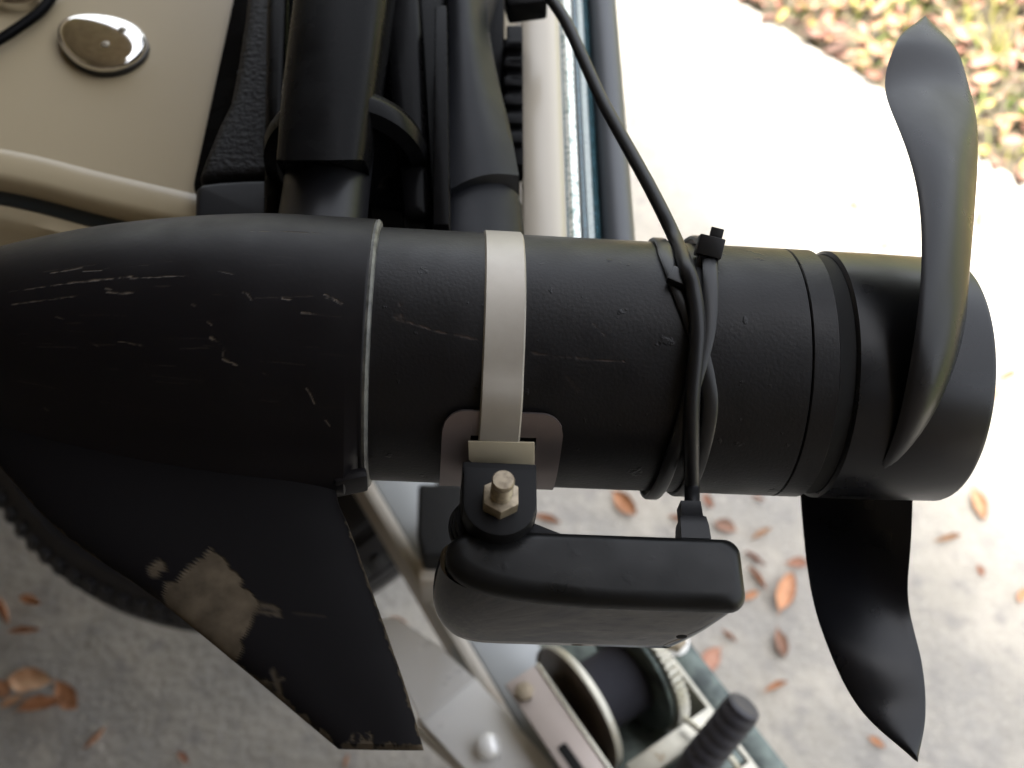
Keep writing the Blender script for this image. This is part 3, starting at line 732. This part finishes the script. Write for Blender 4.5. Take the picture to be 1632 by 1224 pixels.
# ================================================================== CABLE TIES
def tie(name, label, near, wd, rad, back):
    t = empty(name, label=label, cat='cable tie', matrix=MM)
    P = [mcyl(x, y, rad) for x, y in near]; pr = [(p.x, phi_of(p)) for p in P]
    a0, a1 = pr[0][1], pr[-1][1]; x0, x1 = pr[0][0], pr[-1][0]
    m = catmull([(a, b, 0) for a, b in pr], 60)
    full = [(p.x, p.y) for p in m]
    span = 2 * math.pi - (a1 - a0)
    for k in range(1, 40):
        s = k / 40; full.append((x1 + (x0 - x1) * (3 * s * s - 2 * s ** 3) + back * math.sin(math.pi * s), a1 + span * s))
    n = len(full); secs = []
    for i in range(n + 1):
        (xa, pa), (xc, pc), (xd, pd) = full[(i - 1) % n], full[i % n], full[(i + 1) % n]
        e = er(pc); dp = (pd - pa + math.pi) % (2 * math.pi) - math.pi
        tan = (Vector((xd - xa, 0, 0)) + er(pc + math.pi / 2) * rad * dp).normalized(); side = tan.cross(e).normalized()
        c = Vector((xc, 0, 0)) + e * rad
        secs.append([c + side * wd * a + e * b for a, b in ((-.5, -.0002), (-.5, .0008), (-.35, .0013), (.35, .0013), (.5, .0008), (.5, -.0002))])
    bm = loftbm(secs, caps=False); bmesh.ops.remove_doubles(bm, verts=bm.verts, dist=1e-6)
    frombm('strap', bm, 'tie_nylon', t, angle=40)
    return t
tA = tie('cable_tie', 'black cable tie slanting down from the upper left over the tube', [(1056, 392), (1062, 412), (1078, 455), (1096, 500), (1113, 548), (1126, 600), (1131, 650), (1118, 720), (1090, 782)], .0052, RT_ + .0003, .002)
q = mcyl(1082, 447, RT_ + .002); e = er(phi_of(q))
hb = barbm(q - Vector((.0030, 0, 0)) + er(phi_of(q) + 1.57) * -.0022 + e * .002, q + Vector((.0038, 0, 0)) + er(phi_of(q) + 1.57) * .0012 + e * .002, .0065, .003, up=e, bev=.0006)
frombm('head', hb, 'tie_nylon', tA)
tB = tie('cable_tie', 'black cable tie with square head and cut tail standing on the tube', [(1128, 398), (1131, 430), (1132, 480), (1127, 530), (1116, 575), (1103, 620), (1090, 670), (1070, 730), (1046, 784)], .0050, RT_ + .0018, .002)
hd = MI @ atd(1131, 393, .387); hu = MI.to_3x3() @ CU; hx = MI.to_3x3() @ Vector((1, 0, 0)); hx2 = (hx * math.cos(D(-14)) + hu * math.sin(D(-14)))
hv = hx2.cross(MI.to_3x3() @ -CF); hv = hv if hv.dot(hu) > 0 else -hv
bm = barbm(hd + hv * .0032 - hx2 * .0044, hd + hv * .0032 + hx2 * .0044, .0070, .0070, up=hv, bev=.0006)
frombm('head', bm, 'tie_nylon', tB)
bm = barbm(hd + hv * .0068 - hx2 * .0022 + hx2 * .0012, hd + hv * .0068 + hx2 * .0022 + hx2 * .0012, .0016, .0050, up=hv, bev=.0003)
frombm('tail', bm, 'tie_nylon', tB)
bm = barbm(hd + hv * -.0030 - hx2 * .0024 - hx2 * .001, hd + hv * -.0030 + hx2 * .0024 - hx2 * .001, .004, .0060, up=hv, bev=.0003)
frombm('neck', bm, 'tie_nylon', tB)

# ================================================================== TRAILER TONGUE, BOW STOP
trailer = empty('boat_trailer', (-.05, .3, .2), 'galvanised trailer tongue and aluminium bracket under the bow', 'trailer')
TI = Matrix.Translation(-Vector(trailer.location))
def tpart(name, bm, m, **k):
    bm.transform(TI); return frombm(name, bm, m, trailer, **k)
zt = .40
tA0, tA1 = atz(640, 760, zt), atz(905, 1190, zt)      # centre line of the tongue top
tdir = (tA1 - tA0).normalized(); nrm_ = Vector((-tdir.y, tdir.x, 0)); nrm_ = nrm_ if nrm_.x > 0 else -nrm_
tpart('tongue', barbm(tA0 - tdir * .9, tA1 + tdir * .5, .046, .06, bev=.004), 'galvanised')
tpart('tongue_lip', barbm(tA0 - tdir * .9 - nrm_ * .029 + Vector((0, 0, .004)), tA1 + tdir * .5 - nrm_ * .029 + Vector((0, 0, .004)), .011, .066, bev=.004), 'galvanised_lip')
# dark cross member under the bow and the rubber bow stop
tpart('bow_stop', prismbm(polyz([(666, 770), (745, 770), (742, 886), (672, 886), (664, 850)], .47), .06, bev=.004, seg=3), 'bumper_rubber')
q0, q1 = atz(668, 905, .445), atz(730, 905, .445); tpart('stop_bracket', barbm(q0, q1, .022, .045, bev=.003), 'galvanised_lip')
# bent aluminium plate beside the tongue
A_ = [atz(596, 985, .385), atz(634, 985, .40), atz(700, 1030, .418), atz(758, 1081, .425), atz(672, 1150, .417), atz(640, 1090, .405), atz(612, 1030, .39)]
B_ = [atz(758, 1081, .4252), atz(860, 1196, .425), atz(905, 1250, .425), atz(800, 1290, .417), atz(672, 1150, .4172)]
tpart('bent_plate', prismbm(A_, .004, bev=.0012), 'aluminium', angle=25)
tpart('flat_plate', prismbm(B_, .004, bev=.0008), 'aluminium', angle=25)
tpart('plate_edge', barbm(atz(662, 1148, .4125), atz(800, 1270, .4125), .006, .03, bev=.001), 'galvanised_lip')
bm = lathebm([(0, .0092), (.0035, .0092), (.006, .0078), (.0075, .004), (.0078, .0002)], 28, atz(778, 1190, .4255), (0, 0, 1)); tpart('carriage_bolt', bm, 'aluminium')
tpart('post', barbm(atz(760, 1000, .395), atz(880, 1180, .395), .05, .395, bev=.003), 'galvanised')

# ================================================================== WINCH
winch = empty('winch', label='zinc plated hand winch with navy strap drum and ridged crank grip', cat='winch', loc=tuple(atz(930, 1150, .40)))
WI = Matrix.Translation(-Vector(winch.location))
def wpart(name, bm, m, parent=None, **k):
    bm.transform(WI); return frombm(name, bm, m, parent or winch, **k)
zc = .455
wa, wb = atz(829, 1075, zc), atz(975, 1290, zc); wt = (wb - wa).normalized(); wn = Vector((-wt.y, wt.x, 0)); wn = wn if wn.x > 0 else -wn
wpart('side_plate', barbm(wa, wb, .026, .005, bev=.001), 'winch_pink')
wpart('side_web', barbm(wa + wn * .0145 + Vector((0, 0, .0012)), wb + wn * .0145 + Vector((0, 0, .0012)), .0032, .075, bev=.0008), 'winch_zinc')
q = atz(836, 1104, zc); hexw = [q + Vector((.0072 * math.cos(D(15 + 60 * k)), .0072 * math.sin(D(15 + 60 * k)), .005)) for k in range(6)]
wpart('hex_bolt', prismbm(hexw, .0055, bev=.0005), 'bolt_steel', angle=25)
s0, s1 = atz(893, 1186, zc + .0004), atz(935, 1246, zc + .0004); wpart('slot', barbm(s0, s1, .0085, .002, bev=.002), 'groove')
# drum axis
dc = atz(918, 1130, .430); daxis = (wn + Vector((0, 0, -.11))).normalized()
def disc(name, off, R, th, m, lip=.003):
    return wpart(name, lathebm([(0, .004), (0, R - lip), (th * .2, R - lip * .2), (th * .5, R), (th * .9, R - lip * .2), (th, R - lip), (th, .004)], 64, dc + daxis * off, daxis), m, angle=40)
disc('drum_flange', .000, .050, .0030, 'winch_flange')
wpart('flange_rim', lathebm([(0, .0492), (-.001, .0500), (.002, .0508), (.0045, .0500), (.0042, .0490)], 64, dc, daxis, closed=True), 'winch_zinc')
wpart('strap_roll', lathebm([(.005, .015), (.005, .027), (.05, .0275), (.05, .015)], 48, dc, daxis), 'strap_navy', angle=40)
disc('drum_flange', .0505, .047, .004, 'winch_green')
# gear with teeth
bm = bmesh.new(); nt_ = 52; u = daxis.orthogonal().normalized(); v = daxis.cross(u); secs = []
for off in (.0575, .066):
    s = []
    for k in range(nt_ * 4):
        a = 2 * math.pi * k / (nt_ * 4); r = .0505 if k % 4 in (0, 1) else .0468
        s.append(dc + daxis * off + (u * math.cos(a) + v * math.sin(a)) * r)
    secs.append(s)
wpart('gear', loftbm(secs), 'winch_zinc', smooth=False)
rp0 = dc + daxis * .082 + Vector((0, 0, .012)) - wt * .045; rp1 = dc + daxis * .082 + Vector((0, 0, .012)) + wt * .12
wpart('side_web', barbm(rp0, rp1, .0035, .075, up=Vector((0, 0, 1)), bev=.0008), 'winch_zinc')
wpart('side_plate', barbm(rp0 + wn * .011 + Vector((0, 0, -.002)), rp1 + wn * .011 + Vector((0, 0, -.002)), .018, .004, bev=.001), 'winch_green')
for off, zz in ((.016, .004), (.045, .004)):
    q = rp0 + wt * off + wn * .010; bm = lathebm([(0, .0085), (.006, .0085), (.008, .006), (.0085, .001)], 6, q, (0, 0, 1)); wpart('hex_bolt', bm, 'bolt_steel', angle=25)
    bm = lathebm([(0, .0105), (.0015, .0105)], 28, q - Vector((0, 0, .0015)), (0, 0, 1)); wpart('washer', bm, 'aluminium', angle=25)
# cross channel and base between the webs
for off, w_, zz, m in ((.062, .016, .442, 'winch_zinc'), (.085, .024, .432, 'winch_green'), (.115, .03, .44, 'winch_zinc')):
    a = dc + wt * off + daxis * .004; b = dc + wt * off + daxis * .08; a.z = b.z = zz; wpart('cross_bar', barbm(a, b, w_, .012, bev=.001), m)
a = dc + wt * .03 + daxis * .002; b = dc + wt * .03 + daxis * .08; a.z = b.z = .385; wpart('base_plate', barbm(a, b, .2, .006, bev=.001), 'winch_green')
bm = tubebm(catmull([dc + wt * .052 + daxis * .055 + Vector((0, 0, .03)), dc + wt * .075 + daxis * .06 + Vector((0, 0, .034)), dc + wt * .095 + daxis * .067 + Vector((0, 0, .026)), dc + wt * .105 + daxis * .068 + Vector((0, 0, .01))], 16), .0022, 8); wpart('pawl', bm, 'winch_zinc')
# crank and ridged grip
g1 = atz(1181, 1132, .50); g0 = atz(1112, 1218, .462); gd = (g1 - g0).normalized(); gl = (g1 - g0).length
handle = empty('crank'); handle.parent = winch; handle.location = WI @ g0
gm = Matrix.Translation(-g0)
prof = [(-.02, .0115)]; nR = 6
for k in range(nR):
    a = gl * k / nR; prof += [(a + .0004, .0124), (a + .002, .0131), (a + gl / nR - .002, .0131), (a + gl / nR - .0006, .0124)]
prof += [(gl, .0126), (gl + .004, .0120), (gl + .0055, .0095), (gl + .005, .0001)]
bm = lathebm(prof, 32, g0, gd); bm.transform(gm); frombm('grip', bm, 'grip_rubber', handle, angle=30)
bm = barbm(g0 - gd * .024 + Vector((.01, .01, 0)), g0 - gd * .024 + wt * .16, .022, .006, bev=.0012); bm.transform(gm); frombm('crank_arm', bm, 'winch_zinc', handle)

# ================================================================== SPARE WHEEL under the bow
spc = atd(388, 588, 1.16); spn = (Vector((0, -.34, .94))).normalized()
wheel = empty('spare_wheel', label='black rubber spare wheel lying under the bow', cat='wheel', loc=tuple(spc))
PI_ = Matrix.Translation(-spc); RW = .268
prof = [(-.07, .16), (-.074, .185), (-.078, .215), (-.072, .240), (-.058, .257), (-.04, .2635), (.0, .266), (.018, .265), (.0185, .256), (.026, .256), (.0265, .264), (.040, .2610), (.0405, .252), (.0475, .252), (.048, .2585), (.060, .251), (.068, .241), (.0705, .232), (.066, .228), (.066, .222), (.072, .218), (.073, .212), (.071, .200), (.066, .185), (.06, .172), (.055, .160)]
bm = lathebm(prof, 128, spc, spn, closed=True); bm.transform(PI_); frombm('tyre', bm, 'tyre_rubber', wheel, angle=30)
prof = [(-.06, .163), (.052, .163), (.056, .158), (.046, .150), (.0, .14), (-.005, .06), (.01, .05), (.012, .03), (-.02, .03)]
bm = lathebm(prof, 64, spc, spn); bm.transform(PI_); frombm('rim', bm, 'galvanised', wheel, angle=30)
# tread blocks round the shoulder
uu = spn.orthogonal().normalized(); vv2 = spn.cross(uu)
blk = None
for k in range(90):
    a = 2 * math.pi * k / 90; e = uu * math.cos(a) + vv2 * math.sin(a); tg = -uu * math.sin(a) + vv2 * math.cos(a)
    c = e * .2530 + spn * .0600
    if blk is None:
        bm = barbm(Vector((-.009, 0, .003)), Vector((.009, 0, .003)), .009, .006, bev=.001); blk = bpy.data.meshes.new('tread_block'); bmesh.ops.recalc_face_normals(bm, faces=bm.faces); bm.to_mesh(blk); bm.free(); blk.materials.append(MATS['tyre_rubber'])
    o = bpy.data.objects.new('tread_block', blk); COL.objects.link(o); o.parent = wheel
    nn = (e * .80 + spn * .60).normalized(); xx = nn.cross(tg).normalized()
    M3 = Matrix((xx, tg, nn)).transposed(); o.matrix_local = Matrix.Translation(c) @ M3.to_4x4()

# ================================================================== FALLEN LEAVES
def leaf_mesh(name, m, L, Wd, curl, bend, seed, lobes=0):
    r = random.Random(seed); nU, nV = 18, 6; V, Fc = [], []
    tw = r.uniform(-.5, .5); skew = r.uniform(-.25, .25); pk = r.uniform(.75, 1.25); je = [r.uniform(-.10, .07) for _ in range(nU + 1)]; je2 = [r.uniform(-.10, .07) for _ in range(nU + 1)]
    for i in range(nU + 1):
        u = i / nU; b = max(0, (u - .14) / .86)                    # the first part is the stem
        hw = Wd * .5 * (math.sin(math.pi * b ** pk) ** .75 if 0 < b < 1 else 0.0) + .0005
        for k in range(nV + 1):
            v = (k / nV - .5) * 2
            y = hw * v * (1 + skew * v) * (1 + (je[i] if v < 0 else je2[i]))
            th = curl * v * 1.1                                     # roll the blade about its rib
            z = hw * abs(v) * abs(math.sin(th)) + bend * L * (u - .5) ** 2 + tw * hw * v + .0009 * math.sin(u * 17 + v * 3 + seed) * b
            y = y * max(.25, math.cos(th * .9))
            V.append(((u - .5) * L, y + .035 * L * math.sin(u * 2.8 + seed), z))
    n = nV + 1
    for i in range(nU):
        for k in range(nV): Fc.append((i * n + k, i * n + k + 1, (i + 1) * n + k + 1, (i + 1) * n + k))
    zmin = min(v[2] for v in V); V = [(x, y, z - zmin + .0012) for x, y, z in V]
    me = bpy.data.meshes.new(name); me.from_pydata(V, [], Fc); me.update(); me.materials.append(MATS[m])
    me.polygons.foreach_set('use_smooth', [True] * len(me.polygons)); return me
variants = {}
def leafvar(m, k):
    if (m, k) not in variants:
        prm = [(.46, .3, .25), (.40, .65, .12), (.36, 1.25, .25), (.48, .2, .5), (.34, .9, -.1)][k % 5]
        variants[(m, k)] = leaf_mesh('fallen_leaf', m, 1.0 * .05, prm[0] * .05, prm[1], prm[2], k * 7 + len(variants))
    return variants[(m, k)]
LV = [ # x, y, length px, angle in the photo (degrees, anticlockwise), colour, variant, label
 (56, 1090, 80, -4, 'tan', 0, 'long tan leaf, upper one of the leaf cluster at lower left'),
 (62, 1128, 88, 12, 'orange', 1, 'broad orange leaf, lowest of the cluster at lower left'),
 (107, 1109, 66, -58, 'orange', 0, 'rounded orange leaf, right one of the cluster at lower left'),
 (2, 1098, 40, -50, 'orange', 3, 'orange leaf cut by the left picture edge beside the leaf cluster'),
 (22, 1118, 46, 25, 'tan', 1, 'pale tan leaf tucked beneath the cluster at lower left'),
 (154, 1174, 58, 48, 'orange', 2, 'pointed orange leaf alone on shaded concrete below the cluster'),
 (291, 1208, 28, -40, 'red', 1, 'tiny reddish leaf below the skeg at the bottom edge'),
 (47, 958, 40, -12, 'orange', 1, 'short orange leaf below the spare wheel, above two others'),
 (8, 972, 58, -75, 'orange', 2, 'curled orange leaf at the left edge below the spare wheel'),
 (36, 1008, 62, 6, 'orange', 2, 'narrow orange leaf below the curled one at the left edge'),
 (2, 772, 24, 20, 'orange', 1, 'orange leaf at the left edge beside the skeg root'),
 (553, 1216, 30, 75, 'orange', 2, 'orange leaf peeping out below the skeg tip'),
 (640, 998, 44, -35, 'tan', 1, 'tan leaf behind the skeg beside the aluminium plate'),
 (992, 801, 62, -42, 'orange', 1, 'orange leaf just under the tube right of the bracket bolt'),
 (868, 829, 52, -14, 'orange', 2, 'orange leaf in the gap above the transducer by the bracket'),
 (1079, 829, 40, -20, 'orange', 2, 'orange leaf left of the cable strain relief'),
 (1128, 797, 32, -60, 'red', 1, 'reddish leaf under the tube right of the cable'),
 (1206, 795, 28, -15, 'orange', 2, 'small orange leaf peeping out under the end bell'),
 (1158, 842, 44, -22, 'brown', 0, 'dull brown leaf beside the strain relief'),
 (1216, 851, 42, 30, 'tan', 2, 'tan curled leaf above the upper right transducer corner'),
 (1200, 890, 48, -33, 'red', 2, 'reddish leaf touching the transducer end, higher of two parallel ones'),
 (1208, 925, 54, -44, 'orange', 2, 'thin rust leaf beside the transducer end, lower of two parallel ones'),
 (1196, 948, 32, 25, 'orange', 1, 'short orange leaf against the lower transducer end'),
 (1267, 899, 40, -8, 'red', 1, 'pinkish leaf half hidden behind the lower propeller blade'),
 (1250, 948, 74, 75, 'orange', 1, 'long orange leaf standing upright in view left of the lower blade'),
 (1243, 1021, 56, -72, 'brown', 1, 'brown pointed leaf below the long orange one by the lower blade'),
 (1160, 1013, 36, -38, 'orange', 2, 'short orange stub of a leaf at the slanted transducer corner'),
 (1131, 1050, 58, 42, 'red', 0, 'broad reddish leaf below the slanted transducer corner'),
 (1234, 1098, 46, 24, 'orange', 2, 'orange leaf above the crank grip on open concrete'),
 (1395, 1183, 36, -30, 'orange', 1, 'orange leaf tucked against the lower blade near its tip'),
 (1558, 801, 62, -68, 'tan', 1, 'tan upright leaf on bright concrete below the propeller hub'),
 (1506, 860, 50, 8, 'tan', 2, 'tan leaf lying level right of the lower blade root'),
 (1561, 908, 24, -65, 'red', 1, 'tiny red leaf right of the lower blade'),
 (1602, 600, 36, 15, 'tan', 2, 'tan leaf on glaring concrete right of the hub'),
 (1588, 626, 22, 70, 'tan', 1, 'small tan leaf touching the outline of the hub end'),
 (1412, 392, 20, 20, 'tan', 1, 'tiny leaf on glaring concrete left of the upper blade root'),
 (1362, 331, 24, -35, 'tan', 2, 'faint tiny leaf on glaring concrete left of the upper blade'),
 (1628, 950, 30, 70, 'orange', 1, 'orange leaf at the right picture edge, halfway down the lower blade'),
 (1562, 350, 34, 80, 'red', 2, 'reddish leaf just right of the upper blade on glaring concrete'),
]
ENDZ = .0
for x, y, lp, ang, c, k, lab in LV:
    p = atz(x, y, .003); a = D(ang); q = atz(x + lp / 2 * math.cos(a), y - lp / 2 * math.sin(a), .003); h = q - p
    L = 2 * Vector((h.x, h.y)).length
    o = bpy.data.objects.new('fallen_leaf', leafvar('leaf_' + c, k + 5 * rnd.randrange(3))); COL.objects.link(o)
    o.location = (p.x, p.y, 0); o.rotation_euler = (rnd.uniform(-.12, .12), rnd.uniform(-.1, .1), math.atan2(h.y, h.x) + (math.pi if rnd.random() < .4 else 0))
    wy = rnd.uniform(.95, 1.2); sc = L / .05; o.scale = (sc, sc * wy, sc)
    o.location.z = .003 + (.004 if 'upper one' in lab or 'right one' in lab else 0)
    tag(o, lab, 'leaf', 'fallen leaves on the driveway')

# leaf litter and grass of the verge: uncountable
V, Fc, LC = [], [], []
r = random.Random(3)
for i in range(5200):
    t = r.uniform(-1.3, 1.9); dd = abs(r.gauss(0, .5)) if r.random() < .5 else r.uniform(0, 1.5)
    c2 = E0 + ED * t + EN * (dd + edge_off(t) - .012)
    L = r.uniform(.016, .050); Wd = L * r.uniform(.25, .5); a = r.uniform(0, 6.28); tx, ty = r.uniform(-.7, .7), r.uniform(-.5, .5); cols_ = LC.append(r.choice((0, 0, 1, 1, 2, 2, 3, 4)))
    R3 = Matrix.Rotation(a, 3, 'Z') @ Matrix.Rotation(tx, 3, 'X') @ Matrix.Rotation(ty, 3, 'Y'); cu = r.uniform(.1, .6)
    b0 = len(V); ctr = Vector((c2.x, c2.y, .004 + r.uniform(0, .022)))
    for (u, hw) in ((-.5, 0), (-.22, .42), (.1, .5), (.36, .3), (.5, 0)):
        for v in (-1, 0, 1): V.append(ctr + R3 @ Vector((u * L, v * hw * Wd, cu * Wd * abs(v) * .7)))
    for j in range(4):
        for k in range(2): Fc.append((b0 + j * 3 + k, b0 + j * 3 + k + 1, b0 + j * 3 + k + 4, b0 + j * 3 + k + 3))
me = bpy.data.meshes.new('leaf_litter'); me.from_pydata([tuple(v) for v in V], [], Fc); me.update()
for m_ in ('leaf_litter', 'litter_tan', 'litter_pink', 'litter_dark', 'litter_yellow'): me.materials.append(MATS[m_])
me.polygons.foreach_set('material_index', [LC[i // 8] for i in range(len(me.polygons))])
tag(link('leaf_litter', me, None, smooth=False), 'drift of dry brown leaves along the sunlit driveway edge', 'leaf litter', kind='stuff')
V, Fc = [], []
for i in range(15000):
    t = r.uniform(-1.3, 1.9); dd = .02 + r.random() ** .8 * 1.5
    c2 = E0 + ED * t + EN * dd; h = r.uniform(.03, .07) * (1.2 if dd > .15 else .7); wd = r.uniform(.0018, .0036); a = r.uniform(0, 6.28); ln = r.uniform(.2, .9) * h
    d1 = Vector((math.cos(a), math.sin(a), 0)); d2 = Vector((-d1.y, d1.x, 0)); b0 = len(V); p = Vector((c2.x, c2.y, -.012))
    for s, ww in ((0, 1), (.5, .8), (1, .1)):
        q = p + Vector((0, 0, h * s)) + d2 * ln * s * s
        V += [q - d1 * wd * ww, q + d1 * wd * ww]
    Fc += [(b0, b0 + 1, b0 + 3, b0 + 2), (b0 + 2, b0 + 3, b0 + 5, b0 + 4)]
me = bpy.data.meshes.new('grass'); me.from_pydata([tuple(v) for v in V], [], Fc); me.update()
tag(link('grass', me, 'grass', smooth=False), 'thin green grass growing through the leaves of the verge', 'grass', kind='stuff')
